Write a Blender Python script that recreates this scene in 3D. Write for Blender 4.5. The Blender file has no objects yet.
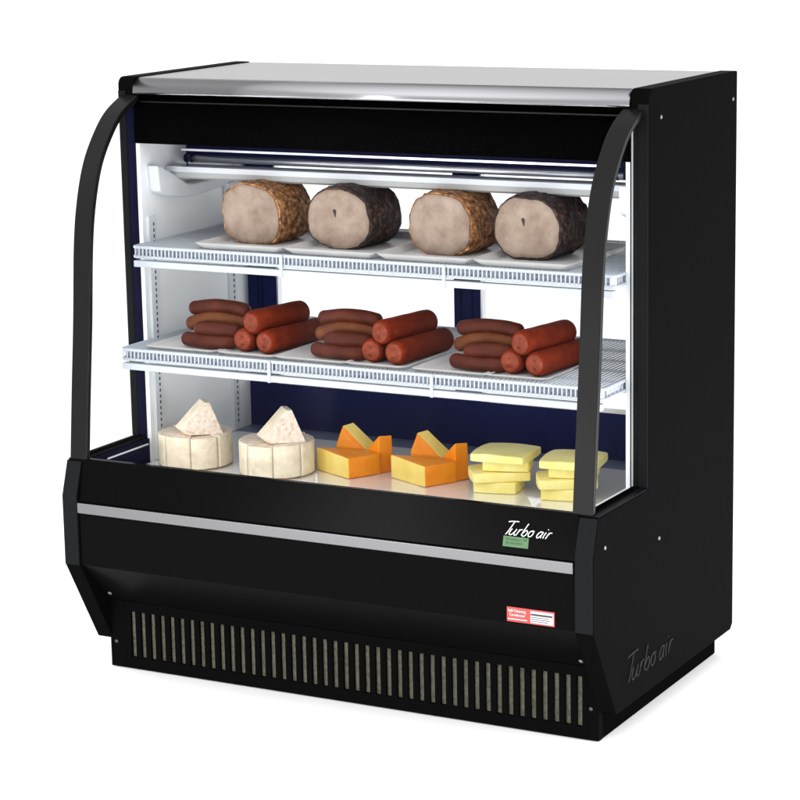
import bpy, bmesh, math, random
from mathutils import Vector, Matrix, noise
random.seed(7)
S = bpy.context.scene
COL = S.collection
PI = math.pi

# ------------------------------------------------------------------ camera
cam_d = bpy.data.cameras.new('camera')
cam = bpy.data.objects.new('camera', cam_d); COL.objects.link(cam)
yaw, pitch, roll, FPX = 0.49637, -0.20576, -0.01915, 2470.574
fwd = Vector((-math.sin(yaw)*math.cos(pitch), math.cos(yaw)*math.cos(pitch), math.sin(pitch)))
right = Vector((math.cos(yaw), math.sin(yaw), 0)); up = right.cross(fwd)
r2 = math.cos(roll)*right + math.sin(roll)*up
u2 = -math.sin(roll)*right + math.cos(roll)*up
m = Matrix((r2, u2, -fwd)).transposed().to_4x4()
m.translation = Vector((3.13862, -4.51858, 1.70259))
cam.matrix_world = m
cam_d.sensor_width = 36; cam_d.sensor_fit = 'HORIZONTAL'
cam_d.lens = FPX/800*36
cam_d.clip_start = 0.05; cam_d.clip_end = 500
S.camera = cam

# ------------------------------------------------------------------ world, lamps, exposure
w = bpy.data.worlds.new('World'); S.world = w; w.use_nodes = True
bg = w.node_tree.nodes['Background']
# white studio: pale walls, bright softboxes high on the camera side, darker ceiling behind
bg.inputs[1].default_value = 1.0
wt = w.node_tree; wtc = wt.nodes.new('ShaderNodeTexCoord'); wsp = wt.nodes.new('ShaderNodeSeparateXYZ')
wt.links.new(wtc.outputs['Generated'], wsp.inputs[0])
wr = wt.nodes.new('ShaderNodeMapRange'); wr.interpolation_type = 'SMOOTHSTEP'
wr.inputs['From Min'].default_value = .16; wr.inputs['From Max'].default_value = .5
wy = wt.nodes.new('ShaderNodeMapRange')
wy.inputs['From Min'].default_value = -.9; wy.inputs['From Max'].default_value = 1
wy.inputs['To Min'].default_value = 2.7; wy.inputs['To Max'].default_value = .12
wm = wt.nodes.new('ShaderNodeMix'); wm.data_type = 'FLOAT'; wm.inputs[2].default_value = 1.04
wt.links.new(wsp.outputs['Z'], wr.inputs['Value']); wt.links.new(wsp.outputs['Y'], wy.inputs['Value'])
wt.links.new(wr.outputs['Result'], wm.inputs[0]); wt.links.new(wy.outputs['Result'], wm.inputs[3])
wt.links.new(wm.outputs[0], bg.inputs[0])

def area(name, loc, target, sx, sy, power, col=(1, 1, 1)):
    l = bpy.data.lights.new(name, 'AREA'); l.shape = 'RECTANGLE'; l.size = sx; l.size_y = sy
    l.energy = power; l.color = col
    o = bpy.data.objects.new(name, l); COL.objects.link(o); o.location = loc
    o.rotation_euler = (Vector(target)-Vector(loc)).to_track_quat('-Z', 'Y').to_euler()
    return o
area('softbox_front', (-0.75, -3.1, 1.3), (0.75, -.26, .45), .40, 1.4, 20)
for nm, lc, tg, pw in (('floor_light_right', (3.1, 0.2, .42), (1.7, 0.2, 0.1), 38), ('floor_light_front', (0.5, -2.3, .42), (0.5, -1.0, 0.1), 13),
                       ('floor_light_left', (-1.9, -0.1, .42), (-0.3, -0.1, 0.1), 11)):
    area(nm, lc, tg, 2.4, .75, pw).data.spread = math.radians(120)
S.view_settings.view_transform = 'Standard'; S.view_settings.look = 'None'
S.view_settings.exposure = 0.0; S.view_settings.gamma = 1.0
S.cycles.transparent_max_bounces = 32
S.cycles.sample_clamp_indirect = 4; S.cycles.max_bounces = 10; S.cycles.glossy_bounces = 6; S.cycles.diffuse_bounces = 6

# ------------------------------------------------------------------ materials
def mat(name, col, rough=.5, metal=0., spec=.5, noise_amt=0., noise_scale=30., bump=0., bump_scale=200., col2=None, coat=0.):
    mt = bpy.data.materials.new(name); mt.use_nodes = True
    nt = mt.node_tree; b = nt.nodes['Principled BSDF']
    b.inputs['Base Color'].default_value = (*col, 1); b.inputs['Roughness'].default_value = rough
    b.inputs['Metallic'].default_value = metal; b.inputs['Specular IOR Level'].default_value = spec
    if coat: b.inputs['Coat Weight'].default_value = coat
    tc = nt.nodes.new('ShaderNodeTexCoord')
    if noise_amt or col2:
        n = nt.nodes.new('ShaderNodeTexNoise'); n.inputs['Scale'].default_value = noise_scale
        n.inputs['Detail'].default_value = 6; n.inputs['Roughness'].default_value = .6
        nt.links.new(tc.outputs['Object'], n.inputs['Vector'])
        r = nt.nodes.new('ShaderNodeValToRGB')
        r.color_ramp.elements[0].position = .32; r.color_ramp.elements[1].position = .68
        c2 = col2 or tuple(min(1, c*(1+noise_amt)) for c in col)
        c1 = col if col2 else tuple(c*(1-noise_amt) for c in col)
        r.color_ramp.elements[0].color = (*c1, 1); r.color_ramp.elements[1].color = (*c2, 1)
        nt.links.new(n.outputs['Fac'], r.inputs['Fac'])
        nt.links.new(r.outputs['Color'], b.inputs['Base Color'])
    if bump:
        n2 = nt.nodes.new('ShaderNodeTexNoise'); n2.inputs['Scale'].default_value = bump_scale
        n2.inputs['Detail'].default_value = 4
        nt.links.new(tc.outputs['Object'], n2.inputs['Vector'])
        bp = nt.nodes.new('ShaderNodeBump'); bp.inputs['Strength'].default_value = bump
        bp.inputs['Distance'].default_value = .002
        nt.links.new(n2.outputs['Fac'], bp.inputs['Height'])
        nt.links.new(bp.outputs['Normal'], b.inputs['Normal'])
    return mt

def brushed(name, col, rough, axis_scale):
    mt = mat(name, col, rough, 1.0); nt = mt.node_tree; b = nt.nodes['Principled BSDF']
    tc = nt.nodes.new('ShaderNodeTexCoord'); mp = nt.nodes.new('ShaderNodeMapping')
    mp.inputs['Scale'].default_value = axis_scale
    n = nt.nodes.new('ShaderNodeTexNoise'); n.inputs['Scale'].default_value = 1.0; n.inputs['Detail'].default_value = 3
    nt.links.new(tc.outputs['Object'], mp.inputs['Vector']); nt.links.new(mp.outputs['Vector'], n.inputs['Vector'])
    r = nt.nodes.new('ShaderNodeMapRange'); r.inputs['To Min'].default_value = rough*.75; r.inputs['To Max'].default_value = rough*1.3
    nt.links.new(n.outputs['Fac'], r.inputs['Value']); nt.links.new(r.outputs['Result'], b.inputs['Roughness'])
    bp = nt.nodes.new('ShaderNodeBump'); bp.inputs['Strength'].default_value = .05; bp.inputs['Distance'].default_value = .001
    nt.links.new(n.outputs['Fac'], bp.inputs['Height']); nt.links.new(bp.outputs['Normal'], b.inputs['Normal'])
    return mt

def glass(name, refl, tint=(1, 1, 1)):
    mt = bpy.data.materials.new(name); mt.use_nodes = True; nt = mt.node_tree
    nt.nodes.remove(nt.nodes['Principled BSDF']); out = nt.nodes['Material Output']
    t = nt.nodes.new('ShaderNodeBsdfTransparent'); t.inputs[0].default_value = (*tint, 1)
    g = nt.nodes.new('ShaderNodeBsdfGlossy'); g.inputs['Roughness'].default_value = .16; g.inputs['Color'].default_value = (.06, .06, .065, 1)
    mx = nt.nodes.new('ShaderNodeMixShader')
    mx.inputs[0].default_value = refl
    nt.links.new(t.outputs[0], mx.inputs[1]); nt.links.new(g.outputs[0], mx.inputs[2])
    nt.links.new(mx.outputs[0], out.inputs['Surface'])
    return mt

M = {}
M['floor'] = mat('white_seamless_floor', (.93, .93, .93), .9, spec=.0, noise_amt=.004, noise_scale=2)
M['black'] = mat('black_coated_steel', (.0026, .0026, .0026), .45, spec=.003, bump=.03, bump_scale=500)
M['panel'] = mat('black_front_panel', (.0020, .0020, .0020), .19, spec=.024, bump=.008, bump_scale=60)
M['lpanel'] = mat('black_lower_panel', (.0030, .0030, .0030), .24, spec=.012, bump=.008, bump_scale=60)
M['edge'] = mat('black_edge_trim', (.0085, .009, .0095), .4, spec=.02, bump=.04, bump_scale=400)
M['arm'] = mat('black_glass_trim', (.006, .0062, .006), .30, spec=.11, bump=.03, bump_scale=300)
M['void'] = mat('deep_black', (.002, .002, .002), .6, spec=.0, bump=.02)
M['hdr'] = mat('black_printed_glass', (.0004, .0004, .0004), .2, spec=.0, bump=.005)
M['steel'] = brushed('brushed_steel', (.32, .316, .334), .22, (2, 700, 700))
M['strip'] = brushed('brushed_strip', (.19, .19, .197), .34, (3, 1500, 1500))
M['deck'] = brushed('polished_deck', (.90, .90, .91), .05, (60, 4, 60)); M['deck'].node_tree.nodes['Principled BSDF'].inputs['Metallic'].default_value = .33
M['duct'] = mat('grey_blue_duct', (.15, .17, .27), .25, spec=.4, noise_amt=.15, noise_scale=9)
M['white'] = mat('white_epoxy_wire', (.47, .515, .565), .35, spec=.3, noise_amt=.03, noise_scale=80)
M['gapshade'] = mat('grey_blue_strip', (.11, .13, .18), .4, spec=.2, col2=(.38, .42, .48), noise_scale=110)  # shade behind the front wires, put into a mottled colour
M['liner'] = mat('white_liner', (.85, .885, .90), .42, spec=.3, noise_amt=.025, noise_scale=5, bump=.03, bump_scale=150)
M['liner2'] = mat('white_plastic', (.68, .72, .76), .35, spec=.4, noise_amt=.03, noise_scale=12)
M['navy'] = mat('navy_frame', (.008, .0125, .072), .3, spec=.03, noise_amt=.15, noise_scale=7)
M['navy2'] = mat('dark_navy', (.004, .0045, .020), .4, spec=.02, noise_amt=.2, noise_scale=20)
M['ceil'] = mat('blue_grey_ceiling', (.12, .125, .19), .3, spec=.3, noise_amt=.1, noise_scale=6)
M['alu'] = mat('aluminium', (.62, .64, .68), .28, 1., noise_amt=.05, noise_scale=30)
M['greystrip'] = mat('grey_channel', (.40, .41, .41), .4, spec=.3, noise_amt=.04, noise_scale=20)
M['slot'] = mat('slot_shadow', (.05, .055, .075), .7, spec=.1, noise_amt=.2)
M['coil'] = mat('beige_coil_fins', (.05, .046, .034), .6, spec=.1, col2=(.115, .107, .08), noise_scale=140, bump=.5, bump_scale=700)
M['screw'] = mat('steel_screw', (.20, .20, .20), .45, .6, noise_amt=.1, noise_scale=200)
M['darkscrew'] = mat('dark_screw', (.06, .06, .06), .4, .6, noise_amt=.1, noise_scale=200)
M['letter'] = mat('chrome_letter', (.58, .58, .59), .35, .3, noise_amt=.05, noise_scale=90)
M['emboss'] = mat('grey_letter', (.0135, .0135, .013), .5, spec=.08, noise_amt=.3, noise_scale=60)
M['green'] = mat('green_sticker', (.034, .120, .032), .4, noise_amt=.08, noise_scale=120)
M['greenink'] = mat('dark_green_ink', (.012, .06, .014), .5, noise_amt=.1)
M['red'] = mat('red_sticker', (.46, .038, .034), .4, noise_amt=.06, noise_scale=90)
M['label'] = mat('white_sticker', (.52, .47, .50), .4, noise_amt=.05, noise_scale=150)
M['ink'] = mat('black_ink', (.02, .02, .02), .5, noise_amt=.1)
M['whiteink'] = mat('white_ink', (.85, .8, .8), .5, noise_amt=.03)
M['tray'] = mat('white_tray', (.56, .555, .55), .35, spec=.3, noise_amt=.03, noise_scale=12)
M['glass'] = glass('clear_glass', .014)
M['sglass'] = glass('clear_side_glass', .04, (.995, .995, 1))
M['rglass'] = glass('rear_glass', .012)

# ------------------------------------------------------------------ mesh helpers
class MB:
    def __init__(s): s.bm = bmesh.new(); s.mi = 0; s.sm = False
    def f(s, vs):
        try:
            fa = s.bm.faces.new(vs); fa.material_index = s.mi; fa.smooth = s.sm; return fa
        except ValueError: return None
    def box(s, x0, y0, z0, x1, y1, z1):
        v = [s.bm.verts.new((x, y, z)) for z in (z0, z1) for y in (y0, y1) for x in (x0, x1)]
        for q in ((0, 2, 3, 1), (4, 5, 7, 6), (0, 1, 5, 4), (2, 6, 7, 3), (0, 4, 6, 2), (1, 3, 7, 5)):
            s.f([v[i] for i in q])
        return s
    def prismx(s, poly, x0, x1, inset=None):
        """(y, z) outline pushed along X"""
        a = [s.bm.verts.new((x0, y, z)) for y, z in poly]; b = [s.bm.verts.new((x1, y, z)) for y, z in poly]
        n = len(poly)
        for i in range(n): s.f([a[i], a[(i+1) % n], b[(i+1) % n], b[i]])
        s.f(a[::-1]); s.f(b)
        return s
    def prismz(s, poly, z0, z1):
        a = [s.bm.verts.new((x, y, z0)) for x, y in poly]; b = [s.bm.verts.new((x, y, z1)) for x, y in poly]
        n = len(poly)
        for i in range(n): s.f([a[i], a[(i+1) % n], b[(i+1) % n], b[i]])
        s.f(a[::-1]); s.f(b)
        return s
    def tube(s, pts, r, n=8, cap=True, rs=None):
        pts = [Vector(p) for p in pts]; rings = []; old = s.sm; s.sm = True
        prev = None
        for i, p in enumerate(pts):
            t = (pts[min(i+1, len(pts)-1)]-pts[max(i-1, 0)]).normalized()
            if prev is None:
                a = Vector((0, 0, 1)) if abs(t.z) < .9 else Vector((1, 0, 0))
            else: a = prev
            x = (a - t*a.dot(t)).normalized(); y = t.cross(x); prev = x
            rr = rs[i] if rs else r
            rings.append([s.bm.verts.new(p+(x*math.cos(2*PI*k/n)+y*math.sin(2*PI*k/n))*rr) for k in range(n)])
        for i in range(len(rings)-1):
            for k in range(n): s.f([rings[i][k], rings[i][(k+1) % n], rings[i+1][(k+1) % n], rings[i+1][k]])
        if cap: s.f(rings[0][::-1]); s.f(rings[-1])
        s.sm = old
        return s
    def build(s, name, mats, parent=None, origin=None, bevel=0, seg=2, recalc=True):
        if recalc: bmesh.ops.recalc_face_normals(s.bm, faces=s.bm.faces)
        wl = wloc(parent) if parent else Vector((0, 0, 0))
        if origin is None: origin = tuple(wl)
        o_ = Vector(origin)
        me = bpy.data.meshes.new(name)
        bmesh.ops.translate(s.bm, verts=s.bm.verts, vec=-o_)
        s.bm.to_mesh(me); s.bm.free()
        for mm in (mats if isinstance(mats, (list, tuple)) else [mats]): me.materials.append(mm)
        o = bpy.data.objects.new(name, me); COL.objects.link(o)
        o.location = o_ - wl
        if parent: o.parent = parent
        if bevel:
            b = o.modifiers.new('bevel', 'BEVEL'); b.width = bevel; b.segments = seg; b.limit_method = 'ANGLE'; b.angle_limit = math.radians(30)
            b.harden_normals = False
        return o
def wloc(o):
    v = Vector(o.location)
    while o.parent: o = o.parent; v += Vector(o.location)
    return v
def empty(name, loc):
    o = bpy.data.objects.new(name, None); COL.objects.link(o); o.location = loc; o.empty_display_size = .1
    return o
def tag(o, label=None, cat=None, group=None, kind=None):
    if label: o['label'] = label
    if cat: o['category'] = cat
    if group: o['group'] = group
    if kind: o['kind'] = kind
    return o
def spline(P, n=6):
    out = []
    for i in range(len(P)-1):
        p0, p1, p2, p3 = (Vector(P[max(i-1, 0)]), Vector(P[i]), Vector(P[i+1]), Vector(P[min(i+2, len(P)-1)]))
        for k in range(n):
            t = k/n
            out.append(.5*((2*p1)+(p2-p0)*t+(2*p0-5*p1+4*p2-p3)*t*t+(3*p1-p0-3*p2+p3)*t**3))
    out.append(Vector(P[-1])); return out

# ------------------------------------------------------------------ setting
fl = MB(); fl.box(-60, -60, -.05, 60, 60, 0)
tag(fl.build('studio_floor', M['floor']), kind='structure')

# ------------------------------------------------------------------ display case
W, H, DB, T = 1.26, 1.30, .49, .04
case = tag(empty('display_case', (W/2, .15, 0)),
           'tall black deli display case with curved glass front, steel top and two wire shelves', 'display case')
def arcpts(cy, cz, r, a0, a1, n=6):
    return [(cy+r*math.cos(math.radians(a0+(a1-a0)*i/n)), cz+r*math.sin(math.radians(a0+(a1-a0)*i/n))) for i in range(n+1)]
side = arcpts(.018, H-.018, .018, 90, 180)[0:] + [(0, .49), (-.252, .49), (-.2755, .4155), (-.276, .26), (-.167, .066), (-.15, .062),
        (DB-.012, .062), (DB, .074), (DB, H)]
for sx, x0 in ((0, 0.0), (1, W-T)):
    b = MB(); b.prismx(side, x0, x0+T)
    sp = b.build('side_panel', M['black'], case, bevel=.0025)
    # the panel's front faces carry a slightly lighter trim cap
    b = MB(); xa, xb = (x0+.001, x0+.0195) if sx == 0 else (x0+.017, x0+T-.001)
    b.box(xa, -.0022, .4935, xb, -.0005+.002, H-.03)
    b.build('edge_cap', M['edge'], sp, bevel=.0008)
    b = MB(); xa, xb = (x0+.0205, x0+T-.001) if sx == 0 else (x0+.001, x0+.0155)
    b.box(xa, -.0016, .4935, xb, .0015, H-.045)
    b.build('inner_edge_strip', M['navy2'] if sx == 0 else M['edge'], sp)  # flat strip on the inner half of the edge, navy on the left
    if sx == 1:
        b = MB(); b.box(x0+.0045, -.0035, .495, x0+.0075, -.0016, H-.08); b.build('glazing_bead', M['alu'] if False else M['greystrip'], sp)
    b = MB()
    o_ = [(-.2542, .4885), (-.2780, .4150), (-.2784, .2610), (-.2755, .2610), (-.2750, .4152), (-.2512, .4885)]
    b.prismx(o_, x0+.0015, x0+T-.0015)
    b.build('corner_cap', M['edge'], sp, bevel=.0006)
    b = MB(); b.box(x0+.001, -.248, .4903, x0+T-.001, -.002, .4925); b.build('window_sill', M['edge'], sp, bevel=.0006)
    scr = [(.063, 1.24), (.464, 1.242), (-.219, .423), (.058, .375)]
    xs = W if sx else 0; sg = 1 if sx else -1
    for (y, z) in scr:
        b = MB(); pts = [(xs-.001*sg, y, z), (xs+.0012*sg, y, z), (xs+.0022*sg, y, z)]
        b.tube(pts, .0042, 12, rs=[.0046, .0042, .0022]); b.build('screw', M['screw'], sp)

# steel top with bull-nosed front
b = MB()
top = [(.0, 1.262), (-.003, 1.264)] + arcpts(.027, 1.268, .030, 180, 90, 10) + [(DB-.002, 1.298), (DB-.002, 1.262)]
b.sm = False; b.prismx(top, T+.0005, W-T-.0005)
o = b.build('top_panel', M['steel'], case)
for p in o.data.polygons: p.use_smooth = len(p.vertices) == 4 and abs(p.normal.x) < .5 and p.normal.y < -.02
# header
b = MB(); b.box(T, .0, 1.155, W-T, .016, 1.2615); hd = b.build('header_panel', M['hdr'], case)
b = MB(); b.box(T+.02, -.0035, 1.2455, W-T-.02, -.0002, 1.2485); b.build('seam_bead', M['arm'], hd)
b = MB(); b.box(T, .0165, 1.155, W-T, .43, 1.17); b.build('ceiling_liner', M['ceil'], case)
b = MB(); b.box(T, .0165, 1.1705, W-T, DB-.003, 1.2615); b.build('roof_core', M['void'], case)

# curved trim arms and the curved front pane
prof = spline([(.000, 1.2615), (-.062, 1.232), (-.108, 1.192), (-.155, 1.128), (-.186, 1.045), (-.204, .95), (-.219, .79), (-.236, .64), (-.2515, .4935)], 6)
def offset(pts, d):
    out = []
    for i, p in enumerate(pts):
        t = (pts[min(i+1, len(pts)-1)]-pts[max(i-1, 0)]).normalized()
        out.append(Vector((p[0]-t[1]*d, p[1]+t[0]*d)))
    return out
inn = offset(prof, .013)
if inn[20][0] < prof[20][0]: inn = offset(prof, -.013); SG = -1
else: SG = 1
inn[-1] = Vector((inn[-1][0], prof[-1][1])); inn[0] = Vector((inn[0][0], min(inn[0][1], 1.2612)))
for x0 in (.008, 1.205):
    b = MB(); b.prismx([tuple(p) for p in prof]+[tuple(p) for p in reversed(inn)], x0, x0+.044)
    o = b.build('glass_trim', M['arm'], case, bevel=.0018)
ga, gb = offset(prof, .005*SG), offset(prof, .009*SG)
ga[-1][1] = gb[-1][1] = .494; ga[0][1] = min(ga[0][1], 1.261); gb[0][1] = min(gb[0][1], 1.259)
b = MB(); b.prismx([tuple(p) for p in ga]+[tuple(p) for p in reversed(gb)], .0525, 1.2045)
o = b.build('front_glass', M['glass'], case)
for p in o.data.polygons: p.use_smooth = abs(p.normal.x) < .5
gi = [tuple(p) for p in inn[2:]]
for x0 in (.022, 1.234):
    b = MB(); poly = gi + [(gi[-1][0], .4932), (-.003, .4932), (-.003, gi[0][1])]
    b.prismx(poly, x0, x0+.004); b.build('side_glass', M['sglass'], case)
    b = MB(); b.box(x0-.004, -.243, .4928, x0+.008, -.004, .4962); b.build('side_glass_channel', M['void'], case)

# front panels
b = MB(); b.prismx([(-.2495, .4945), (-.2715, .4035), (-.262, .4035), (-.235, .4945)], T+.0005, W-T-.0005)
fp = b.build('front_panel', M['panel'], case, bevel=.0012)
b = MB(); b.prismx([(-.2722, .3765), (-.2722, .262), (-.169, .1575), (-.12, .1575), (-.12, .3765)], T+.0005, W-T-.0005)
lp = b.build('lower_panel', M['lpanel'], case, bevel=.002)
b = MB(); b.box(T+.0005, -.2700, .3768, W-T-.0005, -.2, .4032); b.build('panel_core', M['void'], case)
b = MB(); b.box(T-.002, -.2765, .3785, 1.217, -.2702, .4015); b.build('trim_strip', M['strip'], case, bevel=.0015)
for x, y, z in ((.052, -.193, .1765), (1.192, -.202, .1715)):
    b = MB(); n_ = Vector((0, -.71, -.70)); c_ = Vector((x, y, z)); c_ = Vector((x, -.169-(z-.1575)*.988, z))
    b.tube([c_-n_*.001, c_+n_*.0016, c_+n_*.0026], .005, 12, rs=[.0055, .005, .0025]); b.build('screw', M['screw'], lp)

# base with louvred grille
b = MB(); b.box(.036, -.150, .002, W-.036, .476, .1570); ba = b.build('base', M['void'], case, bevel=.002)
b = MB(); b.box(.042, .40, .157, W-T-.002, .476, .43); b.build('rear_panel', M['void'], case)
b = MB()
gx0, gx1, pitch_ = .0775, 1.1990, .0258
b.box(.036, -.169, .002, gx0, -.1502, .157); b.box(gx1, -.169, .002, W-.036, -.1502, .157)
b.box(gx0, -.169, .002, gx1, -.1502, .0285); b.box(gx0, -.169, .134, gx1, -.1502, .157)
x = gx0
while x < gx1-.006:
    b.box(x+.0001, -.1685, .0285, min(x+.0140, gx1), -.1555, .134); x += pitch_
gr = b.build('grille', M['black'], ba, bevel=.001)
b = MB(); b.box(gx0, -.1615, .0287, gx1, -.1545, .1338); b.build('coil_face', M['coil'], ba)
for x, z in ((.052, .06), (1.207, .069)):
    b = MB(); b.tube([(x, -.168, z), (x, -.1705, z), (x, -.1712, z)], .004, 12, rs=[.0045, .004, .002]); b.build('screw', M['darkscrew'], ba)

# interior
for sx in (0, 1):
    xa, xb = (T, .05) if sx == 0 else (W-.05, W-T)
    b = MB(); b.box(xa, .002, .434, xb, .43, 1.1548); iw = b.build('inner_wall', M['liner'], case)
    fx = .05 if sx == 0 else W-.05; s_ = 1 if sx == 0 else -1
    for (y0, y1, zt) in ((.018, .046, .99), (.346, .372, 1.00)):
        b = MB(); b.box(min(fx, fx+s_*.006), y0, .437, max(fx, fx+s_*.006), y1, zt)
        b.mi = 1; z = .455
        yc = (y0+y1)/2+.004
        while z < zt-.012:
            b.box(min(fx+s_*.0058, fx+s_*.0064), yc-.0022, z, max(fx+s_*.0058, fx+s_*.0064), yc+.0022, z+.0075); z += .0135
        b.build('shelf_standard', [M['liner2'], M['slot']], iw)
    b = MB(); b.box(xa, -.236, .434, xa+.005 if sx == 0 else xb, .0015, .4885)
    b.build('sill_liner', M['navy2'], case) if sx == 0 else b.build('sill_liner', M['liner'], case)
    if sx == 0:
        b = MB(); b.box(.0455, -.165, .475, .047, -.006, .4785); b.build('sill_trim', M['liner2'], case)
    # moulded air duct bracket on the wall
    pts = [(.026, 1.104), (.045, 1.101), (.10, 1.076), (.145, 1.053), (.17, 1.050), (.29, 1.052), (.40, 1.064), (.40, 1.050), (.29, 1.026), (.19, 1.019), (.14, 1.020), (.07, 1.031), (.034, 1.045)]
    b = MB(); b.prismx(pts, min(fx, fx+s_*.028), max(fx, fx+s_*.028)); b.build('air_duct', M['liner2'], iw, bevel=.005, seg=3)
    pts = [(.335, 1.03), (.375, 1.03), (.372, .985), (.362, .965), (.352, .968), (.340, .99)]
    b = MB(); b.prismx(pts, min(fx, fx+s_*.014), max(fx, fx+s_*.014)); b.build('duct_clip', M['liner2'], iw, bevel=.003)
# deck
b = MB(); b.box(.0505, -.232, .428, W-.0505, .352, .435); b.build('deck', M['deck'], case)
b = MB(); b.box(.0505, .3525, .428, W-.0505, .4295, .4352); b.build('rear_duct', M['duct'], case)
# rear frame and sliding doors
b = MB(); b.box(T, .43, .428, W-T, .455, .541); rf = b.build('rear_rail', M['navy'], case)
for x0, x1 in ((.052, .128), (.603, .668), (1.132, 1.21)):
    b = MB(); b.box(x0, .431, .5412, x1, .456, 1.08); b.build('rear_post', M['navy'], rf)
b = MB(); b.box(T, .43, 1.0802, W-T, .455, 1.17); b.build('top_rail', M['navy'], rf)
for x in (.0795, .0905, .620, .648, 1.16):
    b = MB(); b.box(x, .4295, .546, x+.0025, .4312, 1.075); b.build('frame_bead', M['navy2'], rf)
for x in (.1285, .6685, 1.1265):
    b = MB(); b.box(x, .434, .5412, x+.005, .452, 1.08); b.build('frame_edge', M['alu'], rf)
b = MB(); b.box(.69, .4305, .5415, 1.125, .4335, .552); b.build('door_track', M['alu'], rf)
b = MB(); b.box(.046, .432, .436, .0505, .445, 1.08); b.build('frame_filler', M['liner2'], rf)
for x0, x1 in ((.134, .602), (.674, 1.126)):
    b = MB(); b.box(x0, .440, .5414, x1, .444, 1.0798); b.build('rear_glass', M['rglass'], case)

# canopy lamp
b = MB(); b.box(.0525, .1005, 1.082, W-.0525, .155, 1.0945); cn = b.build('lamp_channel', M['liner2'], case, bevel=.001)
b = MB(); b.prismx([(.103, 1.0818), (.103, 1.071), (.112, 1.066), (.155, 1.066), (.155, 1.0818)], .0525, W-.0525); b.build('channel_base', M['greystrip'], cn)
b = MB(); b.box(.0525, .185, 1.0947, W-.0525, .19, 1.1545); b.build('reflection_backing', M['navy'], cn)  # added navy sheet, its colour stands for reflections around the tube
b = MB(); b.tube([(.098, .118, 1.112), (1.155, .118, 1.112)], .0078, 16); tb = b.build('lamp_tube', M['alu'], cn)
for x in (.094, .108, 1.14):
    b = MB(); b.tube([(x, .118, 1.112), (x+.006, .118, 1.112)], .0095, 16); b.build('end_cap', M['navy2'], tb)
b = MB(); b.box(.1015, .108, 1.0949, .1045, .110, 1.140); b.build('lamp_holder', M['navy2'], cn)
b = MB(); b.box(.098, .095, 1.131, 1.155, .105, 1.1355); b.build('lamp_rail', M['alu'], cn)

# wire shelves
def shelf(yf, zt, yb):
    x0, x1 = .052, W-.052
    b = MB(); r = .0038
    def rrect(z, xa, xb, ya, yb_, rad=.02):
        P = []
        for cx, cy, a0 in ((xa+rad, ya+rad, 180), (xb-rad, ya+rad, 270), (xb-rad, yb_-rad, 0), (xa+rad, yb_-rad, 90)):
            for k in range(5):
                a = math.radians(a0+22.5*k); P.append((cx+rad*math.cos(a), cy+rad*math.sin(a), z))
        P.append(P[0]); return P
    for z in (zt, zt-.021): b.tube(rrect(z, x0, x1, yf, yb, .014), r, 8, cap=False)
    sh = b.build('wire_shelf', M['white'], case)
    b = MB()
    n = 118
    for i in range(1, n):                      # fine wires front to back, bent down over the front rail
        x = x0 + (x1-x0)*i/n
        b.tube([(x, yf-.003, zt-.021), (x, yf-.003, zt-.004), (x, yf+.006, zt+.0012), (x, yb, zt+.0012)], .0019, 6)
    for y in [yf + (yb-yf)*k for k in (.2, .4, .6, .8)]:
        b.tube([(x0, y, zt-.003), (x1, y, zt-.003)], .0028, 6)
    for xx in (x0+.001, x1-.001):
        for k in range(1, 26):
            y = yf+(yb-yf)*k/26; b.tube([(xx, y, zt), (xx, y, zt-.021)], .0013, 5)
    b.build('wire_grid', M['white'], sh)
    for xx in (.437, .827):
        b = MB(); b.box(xx-.0035, yf-.0085, zt-.044, xx+.0035, yf-.004, zt+.004)
        b.build('divider_clip', M['white'], sh, bevel=.0008)
    b = MB(); b.box(x0+.012, yf+.0042, zt-.0185, x1-.012, yf+.0060, zt-.0045); b.build('gap_shade_strip', M['gapshade'], sh)  # added strip, its dark mottling stands for shade in the wire gaps
    b = MB(); b.box(x0+.006, yf-.006, zt-.043, x1-.004, yf+.014, zt-.029); b.build('price_rail', M['white'], sh, bevel=.0015)
    for xx, s_ in ((x0, 1), (x1, -1)):
        b = MB(); b.prismx([(yf+.03, zt-.006), (yf+.03, zt-.024), (.3, zt-.045), (.345, zt-.045), (.345, zt-.006)], min(xx+s_*.006, xx+s_*.010), max(xx+s_*.006, xx+s_*.010))
        b.build('shelf_bracket', M['liner2'], sh)
    return sh
shelf(-.045, .931, .40)
shelf(-.107, .7125, .40)

# ------------------------------------------------------------------ lettering and stickers
STR = [[(0.02, 2.02), (.5, 2.14), (1.5, 2.2)], [(.88, 2.12), (.72, 1.2), (.5, .25), (.38, 0)],
       [(.98, 1.02), (.84, .4), (.95, .03), (1.25, .1), (1.55, .6), (1.66, 1.02)], [(1.66, 1.02), (1.52, .3), (1.68, .0), (1.85, .1)],
       [(1.92, .0), (2.12, 1.02)], [(2.03, .55), (2.25, .95), (2.5, 1.02)],
       [(2.98, 2.05), (2.72, .7), (2.66, .1)], [(2.70, .25), (2.9, .0), (3.2, .12), (3.36, .6), (3.2, .95), (2.95, .85), (2.78, .5)],
       [(3.98, 1.0), (3.68, .8), (3.6, .35), (3.8, .02), (4.12, .2), (4.22, .65), (3.98, 1.0), (4.3, .9)],
       [(5.55, .95), (5.2, 1.0), (4.92, .6), (4.9, .15), (5.12, .0), (5.42, .4), (5.58, 1.0)], [(5.58, 1.0), (5.46, .3), (5.6, .02)],
       [(5.98, 1.0), (5.84, .3), (5.92, .0)], [(6.08, 1.42), (6.12, 1.52)],
       [(6.25, .0), (6.44, 1.0)], [(6.36, .6), (6.56, .95), (6.85, 1.0)]]
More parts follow.
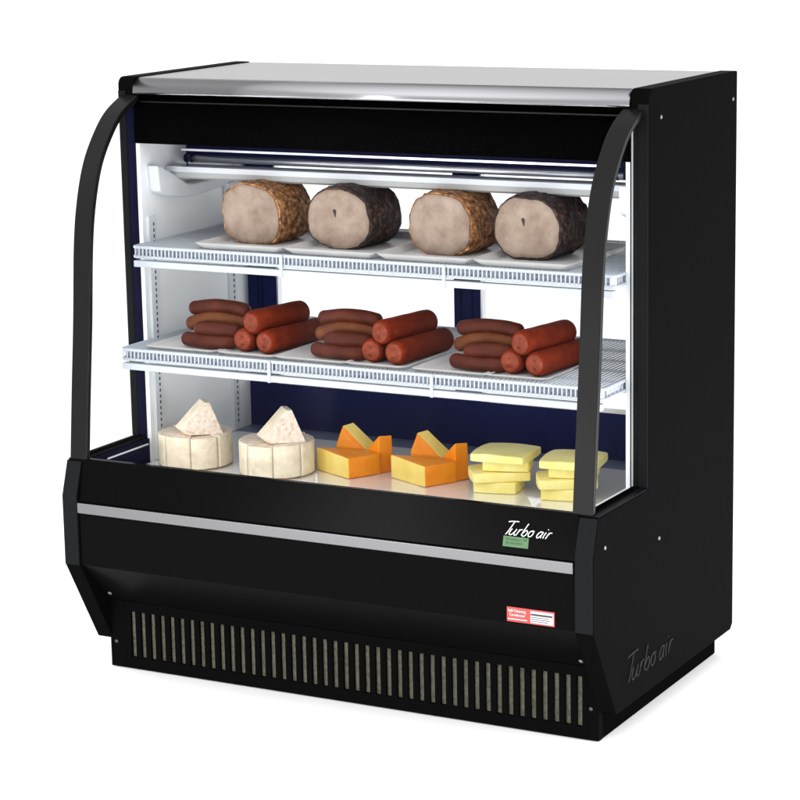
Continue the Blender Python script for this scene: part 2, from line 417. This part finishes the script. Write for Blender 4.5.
def script(fn, r, name, mt, parent):
    b = MB()
    for s_ in STR:
        P = spline([(p[0], p[1]) for p in s_], 5)
        b.tube([fn(p[0]+.12*p[1], p[1]) for p in P], r, 6)
    return b.build(name, mt, parent)
def on_front(X, z, off):        # point on the sloping upper panel
    y = -.2495-(.4945-z)*(.022/.091); return (X, y-off, z)
script(lambda u, v: on_front(1.060+(u+.22*v)*.0148, .4405+v*.0122, .0012), .00125, 'brand_lettering', M['letter'], fp)
script(lambda u, v: (W+.0004, -.118+u*.036, .112+v*.026), .0018, 'side_lettering', M['emboss'], sp)
def quad_on(fn, u0, v0, u1, v1, off, b):
    a = [fn(u0, v0, off), fn(u1, v0, off), fn(u1, v1, off), fn(u0, v1, off)]
    c = [fn(u0, v0, off-.0006), fn(u1, v0, off-.0006), fn(u1, v1, off-.0006), fn(u0, v1, off-.0006)]
    A = [b.bm.verts.new(p) for p in a]; C_ = [b.bm.verts.new(p) for p in c]
    b.f(A); b.f(C_[::-1])
    for i in range(4): b.f([A[i], C_[i], C_[(i+1) % 4], A[(i+1) % 4]])
def text_on(fn, txt, u0, v0, size, off, name, mt, parent, shear=0, sx=1):
    cu = bpy.data.curves.new('lettering_curve', 'FONT'); cu.body = txt; cu.size = size; cu.shear = shear; cu.resolution_u = 3
    to = bpy.data.objects.new('lettering_source', cu); COL.objects.link(to)
    me = bpy.data.meshes.new_from_object(to.evaluated_get(bpy.context.evaluated_depsgraph_get()))
    bpy.data.objects.remove(to); bpy.data.curves.remove(cu)
    wl = wloc(parent)
    for v in me.vertices: v.co = Vector(fn(u0+v.co.x*sx, v0+v.co.y, off))-wl
    me.materials.clear(); me.materials.append(mt)
    o = bpy.data.objects.new(name, me); COL.objects.link(o); o.parent = parent
    return o
def fn1(u, v, off): return on_front(u, v, off)
b = MB(); quad_on(fn1, 1.0615, .4175, 1.117, .4375, .0010, b); gs = b.build('green_sticker', M['green'], fp)
for u0, v0, u1, v1 in ((1.068, .4305, 1.0725, .4345), (1.068, .4225, 1.0725, .4275), (1.106, .4310, 1.112, .4345)):
    b = MB(); quad_on(fn1, u0, v0, u1, v1, .0016, b); b.build('printed_mark', M['greenink'], gs)
text_on(fn1, 'ENERGY', 1.0755, .4300, .0062, .0016, 'printed_text', M['greenink'], gs, sx=1.1)
text_on(fn1, 'EFFICIENT', 1.0755, .4228, .0058, .0016, 'printed_text', M['greenink'], gs, sx=1.1)
def fn2(u, v, off): return (u, -.2722-off, v)
b = MB(); quad_on(fn2, 1.0715, .2655, 1.1755, .2955, .0010, b); rs = b.build('red_sticker', M['red'], lp)
b = MB(); quad_on(fn2, 1.1235, .2680, 1.1735, .2925, .0016, b); ls = b.build('label_area', M['label'], rs)
b = MB(); quad_on(fn2, 1.1245, .2838, 1.1715, .2872, .0022, b); b.build('printed_line', M['ink'], rs)
for v in (.2795, .2755, .2715):
    b = MB(); quad_on(fn2, 1.1255, v, 1.165-random.random()*.006, v+.0010, .0022, b); b.build('printed_line', M['ink'], rs)
text_on(fn2, 'Self-Cleaning', 1.0740, .2860, .0082, .0016, 'printed_text', M['whiteink'], rs, sx=.92)
text_on(fn2, 'Condenser', 1.0770, .2775, .0082, .0016, 'printed_text', M['whiteink'], rs, sx=.95)
b = MB(); quad_on(fn2, 1.0740, .2705, 1.1160, .2720, .0016, b); b.build('printed_line', M['whiteink'], rs)

# ------------------------------------------------------------------ food materials
def food(name, c1, c2, c3=None, scale=25, rough=.55, bump=.4, bscale=90, spec=.3, sss=0, dist=.003, lo=.3):
    mt = bpy.data.materials.new(name); mt.use_nodes = True; nt = mt.node_tree; b = nt.nodes['Principled BSDF']
    tc = nt.nodes.new('ShaderNodeTexCoord'); oi = nt.nodes.new('ShaderNodeObjectInfo')
    ad = nt.nodes.new('ShaderNodeVectorMath'); ad.operation = 'ADD'
    sc = nt.nodes.new('ShaderNodeMath'); sc.operation = 'MULTIPLY'; sc.inputs[1].default_value = 13.0
    nt.links.new(oi.outputs['Random'], sc.inputs[0])
    nt.links.new(tc.outputs['Object'], ad.inputs[0]); nt.links.new(sc.outputs[0], ad.inputs[1])
    n = nt.nodes.new('ShaderNodeTexNoise'); n.inputs['Scale'].default_value = scale; n.inputs['Detail'].default_value = 8; n.inputs['Roughness'].default_value = .62
    nt.links.new(ad.outputs[0], n.inputs['Vector'])
    r = nt.nodes.new('ShaderNodeValToRGB'); e = r.color_ramp.elements
    e[0].position = lo; e[1].position = 1-lo; e[0].color = (*c1, 1); e[1].color = (*c2, 1)
    if c3: k = e.new(.52); k.color = (*c3, 1)
    nt.links.new(n.outputs['Fac'], r.inputs['Fac']); nt.links.new(r.outputs['Color'], b.inputs['Base Color'])
    n2 = nt.nodes.new('ShaderNodeTexNoise'); n2.inputs['Scale'].default_value = bscale; n2.inputs['Detail'].default_value = 6
    nt.links.new(ad.outputs[0], n2.inputs['Vector'])
    bp = nt.nodes.new('ShaderNodeBump'); bp.inputs['Strength'].default_value = bump; bp.inputs['Distance'].default_value = dist
    nt.links.new(n2.outputs['Fac'], bp.inputs['Height']); nt.links.new(bp.outputs['Normal'], b.inputs['Normal'])
    b.inputs['Roughness'].default_value = rough; b.inputs['Specular IOR Level'].default_value = spec
    if sss:
        b.inputs['Subsurface Weight'].default_value = sss; b.inputs['Subsurface Radius'].default_value = (.008, .005, .003); b.inputs['Subsurface Scale'].default_value = 1
    return mt
F = {}
F['tan'] = food('roast_crust', (.065, .022, .009), (.62, .33, .135), (.32, .135, .045), 85, .6, 1., 130, lo=.36)
F['dark'] = food('dark_roast_crust', (.005, .0028, .0025), (.13, .065, .045), (.026, .012, .009), 80, .6, 1., 120, lo=.36)
F['meat'] = food('cut_meat', (.20, .130, .095), (.36, .280, .222), (.295, .220, .17), 24, .5, .25, 160)
F['rindline'] = food('cut_rim', (.20, .09, .04), (.33, .16, .08), None, 40, .5, .3)
F['slit'] = food('dark_slit', (.03, .014, .01), (.05, .02, .015), None, 60)
F['saus'] = food('brown_sausage_skin', (.042, .0075, .0035), (.092, .019, .008), (.064, .0125, .0055), 30, .42, .3, 120, .10)
F['saus2'] = food('light_brown_sausage_skin', (.080, .020, .007), (.155, .050, .016), (.11, .032, .010), 26, .42, .3, 120, .10)
F['salami'] = food('red_salami_skin', (.095, .009, .0025), (.18, .023, .005), (.13, .0145, .0035), 40, .55, .4, 160, .05)
F['cut'] = food('salami_end', (.12, .014, .004), (.25, .046, .013), (.17, .025, .007), 90, .55, .5, 200, .25)
F['rind'] = food('cream_cheese_rind', (.68, .58, .42), (.88, .80, .64), (.80, .71, .54), 40, .6, .35, 180)
F['bloom'] = food('pinkish_cheese_bloom', (.56, .42, .31), (.90, .81, .71), (.80, .69, .58), 85, .65, .6, 130)
F['seam'] = food('brown_cheese_edge', (.20, .13, .07), (.36, .26, .15), None, 60)
F['ched'] = food('yellow_cheddar_paste', (.82, .60, .125), (.90, .72, .23), (.86, .66, .17), 22, .5, .45, 110, .3, .0)
F['orange'] = food('orange_cheddar_rind', (.82, .22, .004), (.92, .33, .009), (.87, .275, .006), 18, .45, .45, 100, .3)
F['slab'] = food('pale_yellow_cheese', (.84, .72, .20), (.94, .85, .38), (.89, .79, .29), 20, .5, .5, 90, .25)

# ------------------------------------------------------------------ trays
def tray(name, x0, x1, y0, y1, z, label, group, lip=.013):
    b = MB(); w_ = .014
    def rr(ax0, ay0, ax1, ay1, zz, rad=.012):
        P = []
        for cx, cy, a0 in ((ax0+rad, ay0+rad, 180), (ax1-rad, ay0+rad, 270), (ax1-rad, ay1-rad, 0), (ax0+rad, ay1-rad, 90)):
            for k in range(4):
                a = math.radians(a0+30*k); P.append((cx+rad*math.cos(a), cy+rad*math.sin(a), zz))
        return P
    loops = [rr(x0+w_, y0+w_, x1-w_, y1-w_, z), rr(x0, y0, x1, y1, z+lip), rr(x0+.003, y0+.003, x1-.003, y1-.003, z+lip+.0012),
             rr(x0+w_+.002, y0+w_+.002, x1-w_-.002, y1-w_-.002, z+.003)]
    R = [[b.bm.verts.new(p) for p in L] for L in loops]
    n = len(R[0])
    for i in range(3):
        for k in range(n): b.f([R[i][k], R[i][(k+1) % n], R[i+1][(k+1) % n], R[i+1][k]])
    b.f(R[0][::-1]); b.f(R[-1])
    o = b.build(name, M['tray'], None, origin=((x0+x1)/2, (y0+y1)/2, z), bevel=0)
    return tag(o, label, 'tray', group)
ZU, ZL = .9345, .7160
ux = [.208, .4335, .659, .8845, 1.108]
for i, lb in enumerate(('white tray under the tan-crusted roast at the left end of the upper shelf',
                        'white tray under the dark-crusted roast second from left on the upper shelf',
                        'white tray under the tan-crusted roast third from left on the upper shelf',
                        'white tray under the dark-crusted roast at the right end of the upper shelf')):
    tray('serving_tray', ux[i]+.001, ux[i+1]-.001, -.0425, .275, ZU, lb, 'white trays on the upper shelf')
# ------------------------------------------------------------------ roasts
def roast(cx, y0, zb, w_, h_, depth, crust, seed, label, slit, tilt=0, pw=2.9):
    e = tag(empty('roast_ham', (cx, y0+depth/2, zb)), label, 'roast meat', 'roast hams on the upper shelf')
    n, rings = 96, 34
    def outline(k, s_=1., yy=0, amp=1):
        a = 2*PI*k/n; c, s2 = math.cos(a), math.sin(a)
        x = w_/2*math.copysign(abs(c)**(2/pw), c); z = h_/2*math.copysign(abs(s2)**(2/pw), s2)
        x += .010*(z/(h_/2))*tilt
        if z > 0: x *= 1-.10*(z/(h_/2))**2
        d = noise.noise(Vector((x*22+seed, yy*18, z*22)))*.0042*amp + noise.noise(Vector((x*70, yy*70+seed, z*70)))*.0026*amp + abs(noise.noise(Vector((x*130+seed, yy*130, z*130))))*.0022*amp*(yy > 0)
        L = math.hypot(x, z); f_ = s_*(L+d)/L
        return x*f_, max(z*f_*1.04, -h_/2+.001)
    b = MB(); b.sm = True; R = []
    for i in range(rings+1):
        t = i/rings; y = y0+t*depth
        s_ = 1.0 - .03*(1-t) + .045*math.sin(t*PI)
        if t > .80: s_ *= math.sqrt(max(0., 1-((t-.80)/.235)**2))
        R.append([b.bm.verts.new((cx+outline(k, s_, t*depth)[0], y, zb+h_/2+outline(k, s_, t*depth)[1])) for k in range(n)])
    for i in range(rings):
        for k in range(n): b.f([R[i][k], R[i][(k+1) % n], R[i+1][(k+1) % n], R[i+1][k]])
    b.f(R[-1]); b.f(R[0][::-1]).smooth = False
    b.build('crust', crust, e)
    b = MB(); rr = []
    for s_, dy in ((.955, -.0002), (.945, -.0022), (.80, -.0040), (.4, -.0050)):
        rr.append([b.bm.verts.new((cx+outline(k, .97*s_, 0)[0], y0+dy-.0008, zb+h_/2+outline(k, .97*s_, 0)[1])) for k in range(n)])
    b.sm = True
    for i in range(3):
        for k in range(n): b.f([rr[i][k], rr[i][(k+1) % n], rr[i+1][(k+1) % n], rr[i+1][k]])
    b.f(rr[-1]); b.f(rr[0][::-1])
    cf = b.build('cut_face', F['meat'], e)
    if slit:
        b = MB(); P = []
        for k in range(14):
            a = 2*PI*k/14; P.append((cx+slit[0]+.0030*math.cos(a)*(1+.5*math.sin(3*a))-.16*.010*math.sin(a), zb+slit[1]+.0105*math.sin(a)*(1+.2*math.cos(2*a))))
        A = [b.bm.verts.new((p[0], y0-.0066, p[1])) for p in P]; C_ = [b.bm.verts.new((p[0], y0-.0035, p[1])) for p in P]
        b.f(A)
        for k in range(14): b.f([A[k], C_[k], C_[(k+1) % 14], A[(k+1) % 14]])
        b.build('slit', F['slit'], cf)
    return e
roast(.303, .05, ZU+.0035, .154, .130, .155, F['tan'], 1.3, 'tan-crusted roast with a smooth pale cut face, leftmost on the upper shelf', None, -.4)
roast(.5235, .05, ZU+.0035, .160, .130, .160, F['dark'], 4.1, 'dark-crusted roast with a slit in its cut face, between the two tan roasts', (-.006, .078), -.2, 2.5)
roast(.768, .05, ZU+.0035, .152, .128, .155, F['tan'], 7.7, 'tan-crusted roast with a pale cut face, between the two dark-crusted roasts', None, -.4)
roast(.970, .05, ZU+.0035, .156, .132, .160, F['dark'], 9.2, 'dark-crusted roast with a slit in its cut face, rightmost on the upper shelf', (-.006, .080), -.2, 2.5)

# ------------------------------------------------------------------ sausages and salami
def sausage(P, r, mt, label, group):
    pts = spline([(p[0], p[1]+YO, p[2]) for p in P], 6); n = len(pts); L = [0]
    for i in range(1, n): L.append(L[-1]+(pts[i]-pts[i-1]).length)
    tot = L[-1]; full = []; rs = []
    d0 = (pts[0]-pts[1]).normalized(); d1 = (pts[-1]-pts[-2]).normalized()
    for k in range(6):
        a = PI/2*k/6; full.append(pts[0]+d0*r*.9*math.cos(a)); rs.append(max(r*math.sin(a), .0012))
    for i, p in enumerate(pts): full.append(p); rs.append(r*(1+.035*noise.noise(p*40)))
    for k in range(1, 7):
        a = PI/2*k/6; full.append(pts[-1]+d1*r*.9*math.sin(a)); rs.append(max(r*math.cos(a), .0012))
    b = MB(); b.tube(full, r, 18, rs=rs)
    c = sum(full, Vector())/len(full)
    o = b.build('sausage', mt, None, origin=tuple(c))
    return tag(o, label, 'sausage', group)
def salami(p0, p1, r, label, group, ends):
    p0, p1 = Vector(p0)+Vector((0, YO, 0)), Vector(p1)+Vector((0, YO, 0)); d = (p1-p0).normalized(); Lh = (p1-p0).length
    prof_ = [(0.0012, .10), (.0004, .30), (.0012, .55), (.0028, .76), (.0055, .90), (.010, .975), (.016, 1.0)]
    full = []; rs = []
    for a, q in prof_: full.append(p0+d*a); rs.append(r*q)
    for k in range(1, 8): full.append(p0+d*(.016+(Lh-.032)*k/8)); rs.append(r*(1+.012*math.sin(k*2.1)))
    for a, q in reversed(prof_): full.append(p1-d*a); rs.append(r*q)
    b = MB(); b.tube(full, r, 24, rs=rs)
    for f_ in b.bm.faces:
        c = f_.calc_center_median()
        if (c-p0).dot(d) < .0035 or (p1-c).dot(d) < .0035: f_.material_index = 1
    c = (p0+p1)/2
    o = b.build('salami', [F['salami'], F['cut']], None, origin=tuple(c))
    return tag(o, label, 'salami', group)
POS = ('left', 'middle', 'right')
for g in range(3):
    dx = (.024, .352, .684)[g]; dy_ = (.012, .328, .652)[g]; pos = POS[g]
    tray('serving_tray', .086+dx, .268+dx, -.100, .20, ZL, f'white tray under the {pos} pile of brown sausages', 'white trays on the lower shelf', .007)
    tray('serving_tray', .282+dy_, .430+dy_, -.100, .20, ZL, f'white tray under the {pos} pile of red salamis', 'white trays on the lower shelf', .007)
    zb = ZL+.0035; YO = -.040; G = f'brown sausages of the {pos} pile'
    rj = random.Random(g)
    j = lambda: rj.uniform(-.0015, .0015)
    sausage([(.170+dx, -.012, zb+.0175), (.215+dx, -.022, zb+.0165), (.262+dx, -.020, zb+.0165), (.280+dx, -.010+j(), zb+.0170)], .0158, F['saus'],
            f'dark brown sausage lying lowest in the {pos} sausage pile', G)
    sausage([(.202+dx, -.010, zb+.040), (.230+dx, -.016, zb+.0435), (.262+dx, -.013, zb+.0435), (.284+dx, -.004+j(), zb+.0415)], .0158, F['saus'],
            f'reddish brown sausage pointing forward in the middle of the {pos} sausage pile', G)
    sausage([(.170+dx, .008, zb+.0485), (.205+dx, .018, zb+.059), (.245+dx, .026, zb+.060), (.286+dx, .036, zb+.053)], .0158, F['saus2'],
            f'light brown arched sausage in the {pos} sausage pile', G)
    sausage([(.170+dx, .022, zb+.0805), (.215+dx, .026, zb+.0865), (.26+dx, .032, zb+.085), (.288+dx, .036, zb+.080)], .0158, F['saus'],
            f'dark brown sausage lying on top of the {pos} sausage pile', G)
    G = f'red salamis of the {pos} pile'; R_ = .0262
    salami((.332+dy_, -.030, zb+R_), (.330+dy_, .155, zb+R_), R_, f'red salami at the bottom left of the {pos} salami pile, cut end forward', G, 1)
    salami((.390+dy_, -.036, zb+R_), (.412+dy_, .165, zb+R_), R_, f'red salami at the bottom right of the {pos} salami pile', G, 1)
    salami((.356+dy_, -.034, zb+.0672), (.388+dy_, .140, zb+.0672), R_, f'red salami lying on top of the {pos} salami pile', G, 1)

# ------------------------------------------------------------------ cheeses on the deck
ZD = .4352
def rough_up(b, amp, sc):
    for v in b.bm.verts: v.co += noise.noise_vector(v.co*sc)*amp
def wheel(cx, cy, which, a_off):
    R_, h_ = .083, .074
    names = {0: 'right side', 7: 'right front', 6: 'centre front', 5: 'left front', 4: 'left side', 3: 'left back', 2: 'back', 1: 'right back'}
    for q in range(8):
        a0 = math.radians(a_off+45*q+.35); a1 = math.radians(a_off+45*(q+1)-.35)
        mid = (a0+a1)/2; dd = Vector((math.cos(mid), math.sin(mid)))*.0004
        n = 8; b = MB()
        hh = h_*(1+.018*math.sin(q*2.3+cx*9))
        base = [(cx+dd.x, cy+dd.y)] + [(cx+dd.x+R_*math.cos(a0+(a1-a0)*k/n), cy+dd.y+R_*math.sin(a0+(a1-a0)*k/n)) for k in range(n+1)]
        L = []
        for z, s_ in ((0, .985), (.004, 1), (hh*.5, 1.004), (hh-.003, 1.0), (hh, .985)):
            L.append([b.bm.verts.new((cx+dd.x+(p[0]-cx-dd.x)*s_, cy+dd.y+(p[1]-cy-dd.y)*s_, ZD+z)) for p in base])
        m_ = len(base)
        for i in range(4):
            for k in range(m_):
                k2 = (k+1) % m_
                fa = b.f([L[i][k], L[i][k2], L[i+1][k2], L[i+1][k]])
                if k in (0, m_-1): fa.material_index = 2
                else: fa.smooth = True; fa.material_index = 0 if 0 < i < 3 else (3 if i == 0 else 0)
        b.f(L[0][::-1]); tf = b.f(L[-1]); tf.material_index = 1
        rough_up(b, .0009, 60)
        o = b.build('cheese_wedge', [F['rind'], F['bloom'], F['bloom'], F['seam']], None, origin=(cx+R_*.6*math.cos(mid), cy+R_*.6*math.sin(mid), ZD))
        tag(o, f'pale cream cheese wedge at the {names[q]} of the {which} cut wheel', 'cheese', f'wedges of the {which} cut cheese wheel')
    # the wedge standing on top, apex up
    b = MB(); n = 8; half = math.radians(36); RR = .086; th = .046
    hl, hr = math.radians(46), math.radians(27)
    poly = [(0.007, .0), (-.006, .001)] + [(RR*math.sin(-hl+(hl+hr)*k/n), max(-RR*math.cos(-hl+(hl+hr)*k/n), -RR*.86)) for k in range(n+1)]
    tr = math.radians(2); poly = [(u*math.cos(tr)-(v+RR*.5)*-math.sin(tr), (v+RR*.5)*math.cos(tr)-u*math.sin(tr)-RR*.5) for u, v in poly]
    zt = h_-min(v for u, v in poly)-.001
    ang = math.radians(47); ca, sa = math.cos(ang), math.sin(ang)
    ox, oy = cx+.033, cy-.012
    L = []
    for y, s_ in ((-th/2, .96), (-th/2+.004, 1), (th/2-.004, 1), (th/2, .96)):
        ring = []
        for (u, v) in poly:
            zc = v if v > -RR*.9 else v
            u_ = u*s_; v_ = -RR*.5+(v+RR*.5)*s_
            ring.append(b.bm.verts.new((ox+u_*ca-y*sa*1.0, oy+u_*sa+y*ca, ZD+zt+v_)))
        L.append(ring)
    m_ = len(poly)
    for i in range(3):
        for k in range(m_):
            fa = b.f([L[i][k], L[i][(k+1) % m_], L[i+1][(k+1) % m_], L[i+1][k]]); fa.material_index = 0
    b.f(L[0]).material_index = 1; b.f(L[-1][::-1]).material_index = 1
    rough_up(b, .0012, 50)
    o = b.build('cheese_wedge', [F['rind'], F['bloom']], None, origin=(ox, oy, ZD+h_))
    tag(o, f'pale cream cheese wedge standing point up on the {which} cut wheel', 'cheese', 'cheese wedges standing on the cut wheels')
wheel(.150, .030, 'left', -20)
wheel(.362, .032, 'right', -20)

def wedge_block(name, V, faces, mats, label, group, xo):
    V = [(xo+(v[0]-xo)*.87, v[1], v[2]) for v in V]
    b = MB(); vs = [b.bm.verts.new(v) for v in V]
    for f_, mi in faces: b.mi = mi; b.f([vs[i] for i in f_])
    bmesh.ops.recalc_face_normals(b.bm, faces=b.bm.faces)
    bmesh.ops.subdivide_edges(b.bm, edges=b.bm.edges, cuts=4, use_grid_fill=True)
    rough_up(b, .0011, 35)
    c = sum((Vector(v) for v in V), Vector())/len(V)
    return tag(b.build(name, mats, None, origin=(c.x, c.y, min(v[2] for v in V)), bevel=.0022), label, 'cheese', group)
def cheddar(dx, which):
    G = f'orange-rinded cheese pieces of the {which} heap'; mats = [F['ched'], F['orange']]; Z = ZD+.0005
    A, B, C_, D_ = (.434, .082), (.561, .030), (.607, .102), (.575, .118)
    h0, h1 = .052, .046
    V = [(A[0]+dx, A[1], Z), (B[0]+dx, B[1], Z), (C_[0]+dx, C_[1], Z), (D_[0]+dx, D_[1], Z),
         (A[0]+dx, A[1], Z+h0), (B[0]+dx, B[1], Z+h1), (C_[0]+dx, C_[1], Z+h1), (D_[0]+dx, D_[1], Z+h1+.002)]
    wedge_block('cheese_piece', V, [((0, 1, 5, 4), 0), ((1, 2, 6, 5), 1), ((2, 3, 7, 6), 1), ((3, 0, 4, 7), 0), ((4, 5, 6, 7), 1), ((3, 2, 1, 0), 1)], mats,
                f'yellow-faced orange cheese wedge lying at the front of the {which} heap', G, .434+dx)
    # wedge leaning behind, apex up: orange side to the left, yellow cut side to the right
    V = [(.468+dx, .112, Z), (.560+dx, .128, Z), (.556+dx, .172, Z), (.462+dx, .165, Z),
         (.470+dx, .116, Z+.055), (.486+dx, .122, Z+.096), (.502+dx, .145, Z+.100), (.474+dx, .165, Z+.062), (.578+dx, .165, Z+.034), (.566+dx, .134, Z+.028)]
    wedge_block('cheese_piece', V, [((0, 1, 9, 5, 4), 1), ((1, 2, 8, 9), 0), ((9, 8, 6, 5), 0), ((2, 3, 7, 6, 8), 1), ((3, 0, 4, 7), 1), ((4, 5, 6, 7), 1), ((3, 2, 1, 0), 1)], mats,
                f'orange cheese wedge leaning point up at the back of the {which} heap', G, .434+dx)
    V = [(.570+dx, .1225, Z), (.600+dx, .106, Z), (.622+dx, .135, Z), (.585+dx, .150, Z),
         (.562+dx, .118, Z+.052), (.602+dx, .106, Z+.085), (.622+dx, .132, Z+.083), (.585+dx, .150, Z+.056)]
    wedge_block('cheese_piece', V, [((0, 1, 5, 4), 1), ((1, 2, 6, 5), 1), ((2, 3, 7, 6), 0), ((3, 0, 4, 7), 0), ((4, 5, 6, 7), 1), ((3, 2, 1, 0), 1)], mats,
                f'orange cheese wedge with a peaked rind at the right of the {which} heap', G, .434+dx)
cheddar(0, 'left'); cheddar(.187, 'right')

def slab(cx, cy, z, sx, sy, th, rot, label, group, sag=.004):
    b = MB(); nx, ny = 10, 10; ca, sa = math.cos(math.radians(rot)), math.sin(math.radians(rot))
    def P(i, j, t):
        u, v = -1+2*i/nx, -1+2*j/ny
        k = 1-.06*(abs(u)*abs(v))**3
        x, y = u*sx/2*k, v*sy/2*k
        zz = t*th + (sag*(u*u*.5+v*v*.5)*(-1) if t else 0) + (noise.noise(Vector((u*1.7+cx*9, v*1.7, t+z*30)))*.0012 if t else 0)
        return (cx+x*ca-y*sa, cy+x*sa+y*ca, z+zz)
    Tt = [[b.bm.verts.new(P(i, j, 1)) for j in range(ny+1)] for i in range(nx+1)]
    B_ = [[b.bm.verts.new(P(i, j, 0)) for j in range(ny+1)] for i in range(nx+1)]
    for i in range(nx):
        for j in range(ny):
            b.f([Tt[i][j], Tt[i+1][j], Tt[i+1][j+1], Tt[i][j+1]]); b.f([B_[i][j], B_[i][j+1], B_[i+1][j+1], B_[i+1][j]])
    for i in range(nx):
        b.f([B_[i][0], B_[i+1][0], Tt[i+1][0], Tt[i][0]]); b.f([B_[i+1][ny], B_[i][ny], Tt[i][ny], Tt[i+1][ny]])
    for j in range(ny):
        b.f([B_[0][j+1], B_[0][j], Tt[0][j], Tt[0][j+1]]); b.f([B_[nx][j], B_[nx][j+1], Tt[nx][j+1], Tt[nx][j]])
    o = b.build('cheese_slab', F['slab'], None, origin=(cx, cy, z), bevel=.003, seg=3)
    return tag(o, label, 'cheese', group)
for which, dx in (('left', 0), ('right', .158)):
    G = f'yellow cheese slabs of the {which} stack'
    slab(.882+dx, .085, ZD+.0003, .098, .092, .0245, 12, f'pale yellow cheese slab at the bottom of the {which} stack', G, 0)
    slab(.882+dx, .086, ZD+.0252, .128, .096, .0220, (34, 29)[dx > 0], f'pale yellow cheese slab second from the bottom of the {which} stack', G, .002)
    slab((.900, .896)[dx > 0]+dx, .092, ZD+.0478, .104, .085, .0220, 18, f'pale yellow cheese slab third from the bottom of the {which} stack', G, .001)
    slab(.897+dx, .088, ZD+.0703, .126, .122, .0205, (5, 9)[dx > 0], f'pale yellow cheese slab at the top of the {which} stack', G, .005)
